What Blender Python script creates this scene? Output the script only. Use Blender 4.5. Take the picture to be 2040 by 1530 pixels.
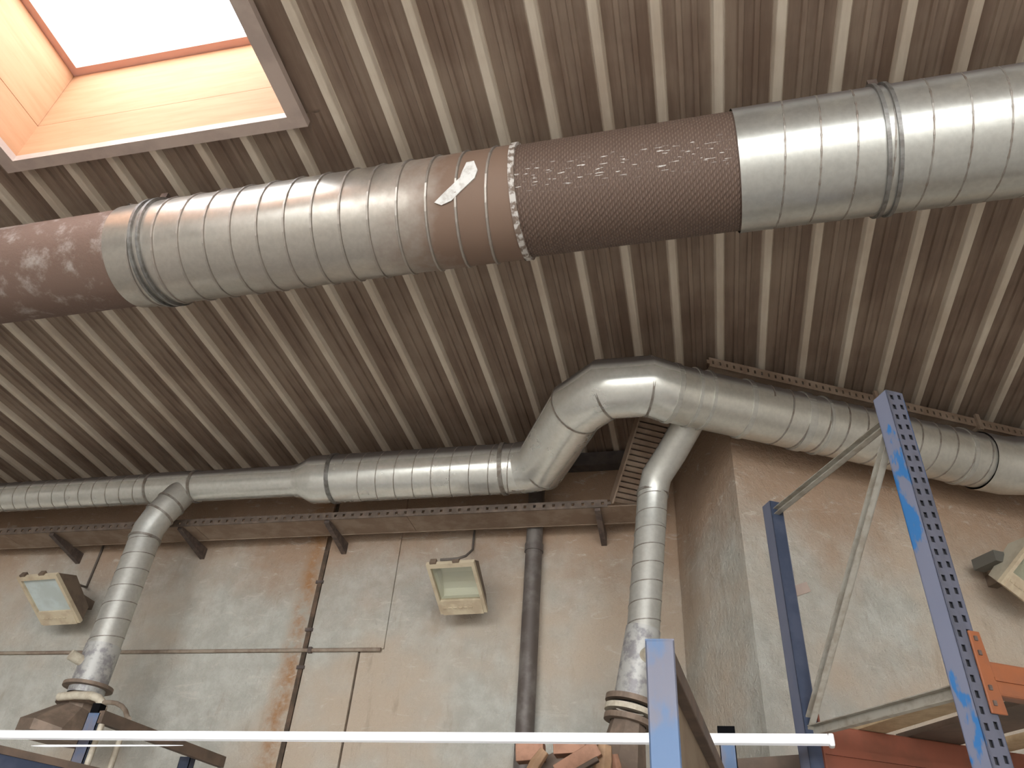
import bpy, bmesh, math, random
from mathutils import Vector as V, Matrix
random.seed(7)
for o in list(bpy.data.objects): bpy.data.objects.remove(o)
scn = bpy.context.scene
col = scn.collection

# ------------------------------------------------------------------ camera
EYE = V((0, 0, 1.6))
FPX = 1563.0
up_c = V((163, -2035, FPX)).normalized()                 # vanishing point of the verticals
fw_c = V((423, 1235, FPX)); fw_c = (fw_c - up_c * fw_c.dot(up_c)).normalized()   # of the roof ribs
rt_c = fw_c.cross(up_c)
if rt_c.x < 0: rt_c = -rt_c
def to_world(c): return V((c.dot(rt_c), c.dot(fw_c), c.dot(up_c)))
cx, cy, cz = (to_world(V(a)) for a in ((1, 0, 0), (0, -1, 0), (0, 0, -1)))
cam_d = bpy.data.cameras.new('camera'); cam = bpy.data.objects.new('camera', cam_d); col.objects.link(cam)
cam.matrix_world = Matrix(((cx.x, cy.x, cz.x, EYE.x), (cx.y, cy.y, cz.y, EYE.y), (cx.z, cy.z, cz.z, EYE.z), (0, 0, 0, 1)))
cam_d.sensor_width = 36; cam_d.lens = 36 * FPX / 2040; cam_d.clip_start = .02
scn.camera = cam

# ------------------------------------------------------------------ sky, exposure
w = bpy.data.worlds.new('overcast_sky'); scn.world = w; w.use_nodes = True
bg = w.node_tree.nodes['Background']; bg.inputs[0].default_value = (.97, .985, 1, 1); bg.inputs[1].default_value = 6.0
vs = scn.view_settings; vs.view_transform = 'Standard'; vs.look = 'None'; vs.gamma = 1; vs.use_curve_mapping = False
vs.exposure = 0.95

# ------------------------------------------------------------------ pixel -> place (distance always from the plane that is given)
def ray(px, py): return to_world(V((px - 1020, py - 765, FPX))).normalized()
def at_z(px, py, z): r = ray(px, py); return EYE + r * ((z - EYE.z) / r.z)
def at_y(px, py, y): r = ray(px, py); return EYE + r * (y / r.y)
def at_plane(px, py, p, n): r = ray(px, py); return EYE + r * ((p - EYE).dot(n) / r.dot(n))
def z_on(plan, py):
    lo, hi = 0., 6.
    for _ in range(50):
        m = (lo + hi) / 2; d = V((plan[0], plan[1], m)) - EYE
        c = rt_c * d.x + fw_c * d.y + up_c * d.z
        if 765 + FPX * c.y / c.z > py: lo = m
        else: hi = m
    return m

# ------------------------------------------------------------------ materials
class NT:
    def __init__(s, name):
        s.m = bpy.data.materials.new(name); s.m.use_nodes = True; s.t = s.m.node_tree; s.n = s.t.nodes; s.l = s.t.links
        s.b = s.n['Principled BSDF']; s.out = s.n['Material Output']
        s.pos = s.n.new('ShaderNodeNewGeometry').outputs['Position']
    def new(s, k, **kw):
        x = s.n.new('ShaderNode' + k)
        for a, v in kw.items(): setattr(x, a, v)
        return x
    def set(s, sock, v):
        if isinstance(v, bpy.types.NodeSocket): s.l.new(v, sock)
        else: sock.default_value = v
    def scale(s, sc, src=None):
        m = s.new('Mapping'); s.l.new(src or s.pos, m.inputs[0]); m.inputs['Scale'].default_value = sc; return m.outputs[0]
    def noise(s, sc, det=4, rough=.6, vec=None, dist=0):
        x = s.new('TexNoise'); s.l.new(vec or s.pos, x.inputs['Vector']); x.inputs['Scale'].default_value = sc
        x.inputs['Detail'].default_value = det; x.inputs['Roughness'].default_value = rough; x.inputs['Distortion'].default_value = dist
        return x.outputs['Fac']
    def ramp(s, f, a, b, smooth=True):
        x = s.new('MapRange'); x.interpolation_type = 'SMOOTHSTEP' if smooth else 'LINEAR'
        s.set(x.inputs[0], f); x.inputs[1].default_value = a; x.inputs[2].default_value = b; return x.outputs[0]
    def math(s, op, a, b=0.):
        x = s.new('Math', operation=op); s.set(x.inputs[0], a); s.set(x.inputs[1], b); return x.outputs[0]
    def mix(s, f, a, b):
        x = s.new('Mix', data_type='RGBA'); s.set(x.inputs[0], f)
        s.set(x.inputs[6], a if isinstance(a, bpy.types.NodeSocket) else (*a, 1)); s.set(x.inputs[7], b if isinstance(b, bpy.types.NodeSocket) else (*b, 1)); return x.outputs[2]
    def xyz(s, v=None):
        x = s.new('SeparateXYZ'); s.l.new(v or s.pos, x.inputs[0]); return x.outputs
    def bump(s, h, st=.3, d=.01):
        x = s.new('Bump'); x.inputs['Strength'].default_value = st; x.inputs['Distance'].default_value = d; s.l.new(h, x.inputs['Height']); s.l.new(x.outputs[0], s.b.inputs['Normal'])
    def done(s, c, rough=.6, metal=0.):
        s.set(s.b.inputs['Base Color'], c if isinstance(c, bpy.types.NodeSocket) else (*c, 1)); s.set(s.b.inputs['Roughness'], rough); s.set(s.b.inputs['Metallic'], metal); return s.m

def simple(name, c, c2=None, sc=12, rough=.6, metal=0., lo=.4, hi=.65, bump=0., bsc=60):
    t = NT(name); k = c
    if c2: k = t.mix(t.ramp(t.noise(sc), lo, hi), c, c2)
    if bump: t.bump(t.noise(bsc, 3), bump, .004)
    return t.done(k, rough, metal)

def dusty_metal(name, c, rough, dust, amount, metal=.9, xdust=None, top=(.02, .42)):
    t = NT(name)
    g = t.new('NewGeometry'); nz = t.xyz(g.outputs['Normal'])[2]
    n1 = t.noise(3.2, 5); n2 = t.noise(38, 3)
    f = t.math('ADD', t.math('MULTIPLY', n1, .9), amount - .56)
    tf = t.ramp(t.math('ADD', nz, t.math('MULTIPLY', n1, .12)), top[0] + .06, top[1] + .06)      # dust on the upper side, darkened to paint in the dark roof's reflection
    if xdust:
        x = t.xyz()[0]
        f = t.math('ADD', f, t.math('MULTIPLY', t.ramp(t.math('ADD', x, t.math('MULTIPLY', n1, .5)), xdust[0] + .25, xdust[1] + .25), 1.1))
    f = t.ramp(f, .0, 1.0, False)
    spang = t.mix(t.ramp(n2, .3, .7), tuple(k * .9 for k in c), c)
    t.bump(t.noise(6, 2), .03, .02)
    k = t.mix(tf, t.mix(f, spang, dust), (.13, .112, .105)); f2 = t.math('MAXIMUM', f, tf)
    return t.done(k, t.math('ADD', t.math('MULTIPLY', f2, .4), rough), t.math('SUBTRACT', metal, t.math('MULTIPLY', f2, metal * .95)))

M = {}
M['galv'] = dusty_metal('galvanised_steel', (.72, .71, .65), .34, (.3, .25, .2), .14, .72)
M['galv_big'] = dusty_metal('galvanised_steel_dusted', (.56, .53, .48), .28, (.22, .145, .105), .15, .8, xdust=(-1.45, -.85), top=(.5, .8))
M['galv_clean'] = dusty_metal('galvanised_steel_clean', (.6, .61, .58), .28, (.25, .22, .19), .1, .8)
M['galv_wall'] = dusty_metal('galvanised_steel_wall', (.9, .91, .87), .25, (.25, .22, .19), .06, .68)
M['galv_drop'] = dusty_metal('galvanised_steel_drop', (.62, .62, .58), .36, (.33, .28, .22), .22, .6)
M['ring'] = simple('grey_clamp_steel', (.3, .3, .29), (.2, .19, .18), 20, .45, .7)
M['seam'] = simple('seam_steel', (.36, .34, .31), (.26, .22, .19), 20, .45, .6)
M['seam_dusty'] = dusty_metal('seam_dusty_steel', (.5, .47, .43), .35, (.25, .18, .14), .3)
M['brown_wrap'] = (lambda t: (t.bump(t.noise(45, 4, .7), .5, .006), t.done(t.mix(t.ramp(t.noise(7, 6, .7), .5, .72), (.17, .11, .085), (.36, .31, .28)), .75))[1])(NT('brown_dust_coated_duct'))
def mesh_mat():
    t = NT('perforated_mesh_brown'); uv = t.new('UVMap').outputs[0]
    wv = t.new('TexWave', wave_type='BANDS', bands_direction='DIAGONAL'); t.l.new(t.scale((1, 1, 1), uv), wv.inputs[0]); wv.inputs['Scale'].default_value = 22
    wv2 = t.new('TexWave', wave_type='BANDS', bands_direction='X'); t.l.new(uv, wv2.inputs[0]); wv2.inputs['Scale'].default_value = 26
    h = t.math('MULTIPLY', wv.outputs['Fac'], wv2.outputs['Fac'])
    t.bump(h, .6, .006)
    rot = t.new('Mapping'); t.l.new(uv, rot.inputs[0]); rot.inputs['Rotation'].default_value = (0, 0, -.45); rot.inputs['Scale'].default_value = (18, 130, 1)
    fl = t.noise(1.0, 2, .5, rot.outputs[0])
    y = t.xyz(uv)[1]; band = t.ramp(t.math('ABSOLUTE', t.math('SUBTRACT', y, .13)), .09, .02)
    f = t.math('MULTIPLY', t.ramp(fl, .63, .68), band)  # band of pale flecks: glints painted into the colour
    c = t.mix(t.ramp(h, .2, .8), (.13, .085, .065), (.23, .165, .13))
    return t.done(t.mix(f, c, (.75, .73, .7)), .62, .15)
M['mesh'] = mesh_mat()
M['sleeve'] = simple('patched_sleeve', (.52, .52, .5), (.3, .29, .3), 16, .5, .3, lo=.42, hi=.62)
M['worn_white'] = simple('worn_white_sealant', (.62, .59, .56), (.2, .15, .12), 26, .7, lo=.42, hi=.56)
M['paint'] = simple('white_paint_splash', (.8, .8, .78), (.6, .58, .55), 30, .6)
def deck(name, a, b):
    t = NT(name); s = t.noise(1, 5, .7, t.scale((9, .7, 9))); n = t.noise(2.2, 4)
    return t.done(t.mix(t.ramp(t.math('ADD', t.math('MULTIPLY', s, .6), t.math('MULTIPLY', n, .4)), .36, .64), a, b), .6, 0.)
M['pan'] = deck('deck_pan_brown', (.185, .125, .09), (.31, .235, .18))  # pan browner than rib: recess shade and dust put into the colour
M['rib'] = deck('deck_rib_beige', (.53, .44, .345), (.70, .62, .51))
def wall_mat():
    t = NT('stained_concrete'); x, y, z = t.xyz()
    n = t.noise(1.3, 6, .65); n2 = t.noise(6, 6, .7); fine = t.noise(28, 5, .7)
    base = t.mix(t.ramp(n2, .35, .7), (.43, .42, .37), (.55, .545, .495))
    base = t.mix(t.ramp(t.noise(.8, 4), .4, .65), base, (.52, .43, .335))
    st = t.ramp(t.math('ADD', t.math('ADD', z, t.math('MULTIPLY', n, 1.5)), t.math('MULTIPLY', x, .02)), 4.3, 5.2)   # dust staining high on the wall
    base = t.mix(t.math('MULTIPLY', st, .85), base, (.36, .225, .14))
    d = t.math('ABSOLUTE', t.math('ADD', x, t.math('ADD', 2.98, t.math('MULTIPLY', t.noise(2.2, 3), -.12))))      # rust run beside the open joint
    base = t.mix(t.math('MULTIPLY', t.ramp(d, .16, .0), t.ramp(n2, .3, .65)), base, (.36, .19, .085))
    base = t.mix(t.math('MULTIPLY', t.ramp(t.noise(1, 6, .7, t.scale((5, 5, 14)), 1.2), .56, .72), .55), base, (.64, .6, .53))
    base = t.mix(t.math('MULTIPLY', t.ramp(t.noise(1, 5, .7, t.scale((9, 9, 2.2))), .56, .75), .5), base, (.33, .26, .19))
    t.bump(t.math('ADD', n2, fine), .8, .02)
    return t.done(base, .85)
M['wall'] = wall_mat()
M['joint'] = simple('dark_joint', (.07, .05, .035), (.14, .09, .06), 10, .9)
M['floor'] = simple('concrete_floor', (.52, .5, .46), (.6, .57, .52), 2, .7)
M['yard'] = simple('pale_yard_concrete', (.3, .29, .27), (.36, .35, .32), 1, .8)
M['plain'] = simple('plain_wall', (.42, .40, .36), (.36, .31, .26), 1.5, .85)
M['reveal'] = (lambda t: t.done(t.mix(t.ramp(t.noise(1, 4, .6, t.scale((2.5, 2.5, 22))), .35, .7), (.45, .245, .13), (.40, .21, .105)), .8))(NT('varnished_reveal_board'))
M['trim'] = simple('grey_brown_trim', (.45, .36, .31), (.39, .31, .27), 6, .6)
M['frame_pink'] = simple('pinkish_sash', (.6, .37, .32), None, 5, .6)
def glass(name, tint, gl):
    t = NT(name); tr = t.new('BsdfTransparent'); tr.inputs[0].default_value = (*tint, 1); g = t.new('BsdfGlossy'); g.inputs['Roughness'].default_value = .05
    mx = t.new('MixShader'); mx.inputs[0].default_value = gl; t.l.new(tr.outputs[0], mx.inputs[1]); t.l.new(g.outputs[0], mx.inputs[2]); t.l.new(mx.outputs[0], t.out.inputs[0]); return t.m
M['pane'] = glass('skylight_pane', (.97, .98, 1), .04)
M['tray'] = simple('dusty_tray_steel', (.25, .175, .125), (.33, .25, .19), 7, .7, .2, bump=.3)
M['tray_dark'] = simple('dark_tray_rail', (.13, .10, .08), (.2, .15, .12), 14, .6, .3)
M['bracket'] = simple('dark_bracket', (.085, .065, .058), (.15, .11, .09), 20, .6, .2)
M['beam_dark'] = simple('dark_steel_beam', (.07, .06, .058), (.12, .1, .09), 8, .6)
M['lamp_body'] = simple('cream_lamp_housing', (.62, .53, .38), (.5, .4, .28), 9, .5)
M['lamp_side'] = simple('brown_lamp_back', (.19, .14, .1), (.14, .1, .075), 9, .6)
M['reflector'] = simple('lamp_reflector', (.74, .7, .6), None, 9, .4, .25)
M['milky'] = simple('milky_glass', (.5, .56, .54), (.58, .66, .66), 5, .25)
M['lamp_cream'] = simple('cream_lamp_back', (.5, .46, .36), (.42, .37, .28), 9, .5)
M['lamp_glass'] = glass('lamp_glass', (.93, .95, .92), .14)
M['cable'] = simple('dark_cable', (.12, .1, .085), None, 5, .6)
M['pipe'] = simple('dark_grey_pipe', (.115, .095, .085), (.2, .18, .165), 5, .5, .2)
M['conduit'] = simple('dusty_conduit', (.33, .27, .21), (.22, .16, .12), 8, .7)
def paint(name, a, b, sc, lo, hi):
    t = NT(name); n = t.noise(sc, 5, .6, t.scale((1, 1, .45)))
    return t.done(t.mix(t.ramp(n, lo, hi), a, b), .5)
M['blue'] = paint('worn_blue_paint', (.24, .265, .37), (.05, .22, .55), 4, .55, .58)
M['blue_front'] = paint('chalky_blue_paint', (.15, .155, .205), (.085, .155, .29), 6, .48, .62)
M['blue_rear'] = paint('dull_blue_paint', (.12, .14, .21), (.14, .155, .22), 6, .4, .6)
M['blue_grey'] = paint('grey_blue_paint', (.075, .078, .10), (.1, .105, .14), 8, .4, .6)
M['navy'] = simple('navy_paint', (.04, .055, .095), (.06, .075, .12), 8, .5)
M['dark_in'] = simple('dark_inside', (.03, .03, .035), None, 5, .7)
M['brace'] = simple('pale_brace_steel', (.5, .48, .42), (.38, .34, .28), 14, .5, .3)
M['orange'] = simple('orange_paint', (.27, .088, .034), (.22, .08, .038), 6, .5)
M['redbrown'] = simple('red_brown_paint', (.25, .08, .048), (.2, .07, .042), 6, .5)
M['wood'] = (lambda t: t.done(t.mix(t.ramp(t.noise(1, 5, .65, t.scale((14, 14, 14))), .35, .65), (.56, .43, .27), (.44, .32, .19)), .7))(NT('pale_board'))
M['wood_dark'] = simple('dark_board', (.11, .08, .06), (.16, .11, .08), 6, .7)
M['terra'] = simple('pinkish_offcut', (.48, .26, .17), (.36, .19, .12), 12, .7)
M['tan'] = simple('tan_offcut', (.5, .32, .19), (.4, .25, .15), 12, .7)
M['board'] = simple('brown_board', (.25, .185, .12), (.2, .14, .09), 5, .7)
M['hood'] = simple('dusty_brown_hood', (.2, .15, .115), (.28, .21, .16), 10, .65, .3)
M['hose'] = simple('cream_hose', (.62, .57, .46), (.5, .44, .34), 20, .5)
M['white'] = simple('white_plastic', (.88, .89, .92), None, 5, .35)
t_ = NT('lit_diffuser'); t_.b.inputs['Emission Color'].default_value = (.95, .97, 1, 1); t_.b.inputs['Emission Strength'].default_value = .18; t_.done((.85, .86, .88), .4); M['diffuser'] = t_.m
M['black'] = simple('black_plastic', (.006, .006, .007), None, 5, .9); M['black'].node_tree.nodes['Principled BSDF'].inputs['Specular IOR Level'].default_value = .05
M['grey_cap'] = simple('dark_grey_bracket', (.11, .105, .09), None, 5, .6)

# ------------------------------------------------------------------ geometry helpers
def tag(o, label=None, cat=None, group=None, kind=None):
    for k, v in (('label', label), ('category', cat), ('group', group), ('kind', kind)):
        if v: o[k] = v
    return o
def wloc(o):
    p = V((0, 0, 0))
    while o: p = p + o.location; o = o.parent
    return p
def empty(name, loc, label=None, cat=None, group=None, kind=None, parent=None):
    o = bpy.data.objects.new(name, None); col.objects.link(o); o.empty_display_size = .1
    o.location = V(loc) - (wloc(parent) if parent else V((0, 0, 0)))
    if parent: o.parent = parent
    return tag(o, label, cat, group, kind)
class MB:
    def __init__(s): s.v = []; s.f = []; s.uv = []; s.smooth = []
    def add(s, vs, fs, sm=False, uv=None):
        k = len(s.v); s.v += [V(p) for p in vs]; s.f += [[i + k for i in f] for f in fs]; s.smooth += [sm] * len(fs)
        s.uv += uv if uv else [[(0, 0)] * len(f) for f in fs]
        return s
    def hexa(s, c):          # 8 corners: bottom ring then top ring
        return s.add(c, [(3, 2, 1, 0), (4, 5, 6, 7), (0, 1, 5, 4), (1, 2, 6, 5), (2, 3, 7, 6), (3, 0, 4, 7)])
    def box(s, a, b):
        (x0, y0, z0), (x1, y1, z1) = a, b
        return s.hexa([(x0, y0, z0), (x1, y0, z0), (x1, y1, z0), (x0, y1, z0), (x0, y0, z1), (x1, y0, z1), (x1, y1, z1), (x0, y1, z1)])
    def obox(s, c, ex, ey, ez):     # centre and three half vectors
        c, ex, ey, ez = V(c), V(ex), V(ey), V(ez)
        return s.hexa([c - ex - ey - ez, c + ex - ey - ez, c + ex + ey - ez, c - ex + ey - ez, c - ex - ey + ez, c + ex - ey + ez, c + ex + ey + ez, c - ex + ey + ez])
    def bar(s, p, q, w, h, upv=(0, 0, 1)):
        p, q = V(p), V(q); d = (q - p); a = d.normalized(); sd = a.cross(V(upv)); sd = sd.normalized() if sd.length > 1e-4 else V((1, 0, 0)); u_ = sd.cross(a)
        return s.obox((p + q) / 2, d / 2, sd * w / 2, u_ * h / 2)
    def channel(s, p, q, w, h, th, openv):   # C section, open towards openv
        p, q = V(p), V(q); a = (q - p).normalized(); o_ = V(openv); o_ = (o_ - a * o_.dot(a)).normalized(); sd = a.cross(o_)
        s.bar(p - o_ * (h / 2 - th / 2), q - o_ * (h / 2 - th / 2), w, th, o_)
        for k in (-1, 1): s.bar(p + sd * k * (w / 2 - th / 2), q + sd * k * (w / 2 - th / 2), th, h, o_)
        return s
    def tube(s, pts, r, n=40, caps=False, smooth=True):
        pts = [V(p) for p in pts]; rs = r if isinstance(r, (list, tuple)) else [r] * len(pts); vs, fs, uvs = [], [], []
        a0 = (pts[1] - pts[0]).normalized(); ref = V((0, 0, 1)) if abs(a0.z) < .9 else V((0, 1, 0)); x = a0.cross(ref).normalized(); L = [0]
        for i in range(1, len(pts)): L.append(L[-1] + (pts[i] - pts[i - 1]).length)
        prev = a0
        for i, p in enumerate(pts):
            din = (p - pts[i - 1]).normalized() if i else a0
            dout = (pts[i + 1] - p).normalized() if i < len(pts) - 1 else din
            if i: x = prev.rotation_difference(din) @ x
            prev = din
            y = din.cross(x).normalized(); nrm = (din + dout).normalized()
            for k in range(n):
                t = 2 * math.pi * k / n; o_ = (x * math.cos(t) + y * math.sin(t)) * rs[i]
                vs.append(p + o_ - din * (o_.dot(nrm) / din.dot(nrm)))
        for i in range(len(pts) - 1):
            for k in range(n):
                k2 = (k + 1) % n; fs.append((i * n + k, i * n + k2, (i + 1) * n + k2, (i + 1) * n + k))
                c = 2 * math.pi * rs[i]; uvs.append([(L[i], c * k / n), (L[i], c * (k + 1) / n), (L[i + 1], c * (k + 1) / n), (L[i + 1], c * k / n)])
        s.add(vs, fs, smooth, uvs)
        if caps: s.add(vs[:n], [tuple(range(n))[::-1]]); s.add(vs[-n:], [tuple(range(n))])
        return s
    def ring(s, c, ax, r0, r1, wd, n=40):     # solid band
        c, ax = V(c), V(ax).normalized(); a, b = c - ax * wd / 2, c + ax * wd / 2
        return s.tube([a, a + ax * 1e-4, b - ax * 1e-4, b], [r0, r1, r1, r0], n, False, False)
    def helix(s, p, q, r, pitch, wd=.011, ht=.0045, hand=1, ph=0., n=26):
        p, q = V(p), V(q); ax = (q - p).normalized(); Ln = (q - p).length; x = ax.cross(V((0, 0, 1)) if abs(ax.z) < .9 else V((0, 1, 0))).normalized(); y = ax.cross(x)
        N = int(Ln / pitch * n); vs, fs = [], []
        for i in range(N + 1):
            t = 2 * math.pi * (i / n + ph) * hand; c = p + ax * (Ln * i / N); o_ = x * math.cos(t) + y * math.sin(t)
            vs += [c + o_ * (r - .002) - ax * wd / 2, c + o_ * (r + ht) - ax * wd * .25, c + o_ * (r + ht) + ax * wd * .25, c + o_ * (r - .002) + ax * wd / 2]
        for i in range(N):
            for j in range(3): fs.append((i * 4 + j, i * 4 + j + 1, i * 4 + j + 5, i * 4 + j + 4))
        return s.add(vs, fs, False)
    def build(s, name, mat, parent=None, label=None, cat=None, group=None, kind=None, origin=None, bevel=0.):
        c = V(origin) if origin is not None else sum(s.v, V((0, 0, 0))) / len(s.v)
        me = bpy.data.meshes.new(name); me.from_pydata([p - c for p in s.v], [], s.f)
        if any(s.smooth): me.polygons.foreach_set('use_smooth', s.smooth)
        if any(s.smooth):
            ul = me.uv_layers.new(name='UVMap'); i = 0
            for poly in s.uv:
                for q in poly: ul.data[i].uv = q; i += 1
        me.materials.append(M[mat]); me.validate()
        bm = bmesh.new(); bm.from_mesh(me); bmesh.ops.recalc_face_normals(bm, faces=bm.faces); bm.to_mesh(me); bm.free()
        o = bpy.data.objects.new(name, me); col.objects.link(o)
        o.location = c - (wloc(parent) if parent else V((0, 0, 0)))
        if parent: o.parent = parent
        if bevel:
            b = o.modifiers.new('bevel', 'BEVEL'); b.width = bevel; b.segments = 2; b.limit_method = 'ANGLE'
        return tag(o, label, cat, group, kind)

# ------------------------------------------------------------------ the hall
H = 5.0                      # underside of the roof ribs
WY = 5.338                   # main wall
ANG = math.radians(27); U = V((math.cos(ANG), math.sin(ANG), 0)); N_ = V((math.sin(ANG), -math.cos(ANG), 0))   # projecting block, turned 27 degrees
CR = V((.33, 4.55, 0)); INX = CR.x - N_.x * (WY - CR.y) / -N_.y       # outer and inner corner
XL, XR, YF = -11., 9., -8.
def wall_y(x):
    if x <= INX: return WY
    if x <= CR.x: return CR.y + (CR.x - x) * -N_.y / N_.x
    return CR.y + (x - CR.x) * U.y / U.x

floor = MB().box((XL, YF, -.1), (XR, wall_y(XR), 0)).build('floor', 'floor', kind='structure')
MB().box((-40, -40, -.14), (40, YF, -.04)).build('floor_yard', 'yard', kind='structure')
RT = H + .45                 # walls run up past the deck

wall = empty('wall_back', (-3, WY, 0), kind='structure')
MB().box((XL, WY + .025, 0), (INX + .2, WY + .25, RT)).build('backing', 'joint', wall)
JX, HZ = -2.83, 1.87 + 1.6
for x0, x1, z0, z1, fr in ((XL, JX - .022, HZ + .012, H + .1, WY), (JX + .022, -2.214, HZ + .012, H + .1, WY), (XL, JX - .022, 0, HZ - .012, WY),
                           (JX + .022, -2.405, 0, HZ - .012, WY), (-2.212, INX, HZ + .01, H + .1, WY + .012), (-2.392, INX, 0, HZ + .01, WY + .012)):
    MB().box((x0, fr, z0), (x1, WY + .03, z1)).build('wall_panel', 'wall', wall)
MB().hexa([(INX, WY, 0), (CR.x, CR.y, 0), (CR.x + .18, CR.y + .14, 0), (INX + .2, WY + .1, 0), (INX, WY, RT), (CR.x, CR.y, RT), (CR.x + .18, CR.y + .14, RT), (INX + .2, WY + .1, RT)]).build('wall_return', 'wall', kind='structure')
e = V((XR, wall_y(XR), 0)); t2 = -N_ * .2
MB().hexa([CR, e, e + t2, CR + t2 + U * .05, CR + V((0, 0, RT)), e + V((0, 0, RT)), e + t2 + V((0, 0, RT)), CR + t2 + U * .05 + V((0, 0, RT))]).build('wall_right', 'wall', kind='structure')
MB().box((XL - .2, YF, 0), (XL, WY + .25, RT)).build('wall_left', 'plain', kind='structure')
MB().box((XR, YF, 0), (XR + .2, wall_y(XR), RT)).build('wall_side', 'plain', kind='structure')
# wall behind the camera with a wide open gateway
DX0, DX1, DZ = -6.5, 7.0, 4.5
wf = empty('wall_front', (0, YF, 0), kind='structure')
for a, b in (((XL, YF - .2, 0), (DX0, YF, RT)), ((DX1, YF - .2, 0), (XR, YF, RT)), ((DX0, YF - .2, DZ), (DX1, YF, RT))):
    MB().box(a, b).build('wall_panel', 'plain', wf)

# roof deck: separate ribs and pans, cut around the roof lights
SKY = [(-3.412, -1.792, .33, 1.970), (2.75, 4.37, .33, 1.970), (-3.412, -1.792, -5.6, -3.9), (2.75, 4.37, -5.6, -3.9)]
PITCH, R0 = .2665, .308
ceil = empty('ceiling', (0, 0, H), kind='structure')
def profile(name, pts, mat, th=.003):
    me = bpy.data.meshes.new(name); n = len(pts)
    vs = [(x, y, z) for y in (0, 1) for x, z in pts]
    me.from_pydata(vs, [], [(i, i + 1, n + i + 1, n + i) for i in range(n - 1)]); me.materials.append(M[mat]); return me
BH, TH_, RH = .0185, .029, .033
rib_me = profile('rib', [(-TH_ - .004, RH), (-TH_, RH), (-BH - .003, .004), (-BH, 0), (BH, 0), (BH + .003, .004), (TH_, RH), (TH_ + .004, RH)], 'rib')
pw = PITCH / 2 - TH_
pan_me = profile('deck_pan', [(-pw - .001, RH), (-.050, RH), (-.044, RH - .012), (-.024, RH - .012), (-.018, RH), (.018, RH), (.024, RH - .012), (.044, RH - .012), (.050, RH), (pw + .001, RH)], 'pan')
def run(name, me, x, hw):
    ye = min(wall_y(x - hw), wall_y(x + hw)); segs = [(YF, ye)]
    for sx0, sx1, sy0, sy1 in SKY:
        if x + hw > sx0 - .03 and x - hw < sx1 + .03:
            segs = [q for a, b in segs for q in (((a, sy0 - .03), (sy1 + .03, b)) if a < sy0 and b > sy1 else ((a, b),))]
    for a, b in segs:
        o = bpy.data.objects.new(name, me); col.objects.link(o); o.parent = ceil; o.location = (x, a, 0); o.scale = (1, b - a, 1)
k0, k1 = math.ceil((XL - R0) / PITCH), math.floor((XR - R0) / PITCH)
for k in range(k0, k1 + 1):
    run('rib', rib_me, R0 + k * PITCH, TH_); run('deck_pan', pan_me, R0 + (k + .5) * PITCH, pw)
# roof skin above the deck closes it against the sky
xs = [XL - .2, -3.5, -1.7, 2.66, 4.46, XR + .2]; ys = [YF - .2, -5.69, -3.81, .24, 2.06, wall_y(XR) + .3]
for i in range(5):
    for j in range(5):
        if i in (1, 3) and j in (1, 3): continue
        MB().box((xs[i], ys[j], H + .1), (xs[i + 1], ys[j + 1], H + .3)).build('roof_slab', 'beam_dark', ceil)

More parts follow.
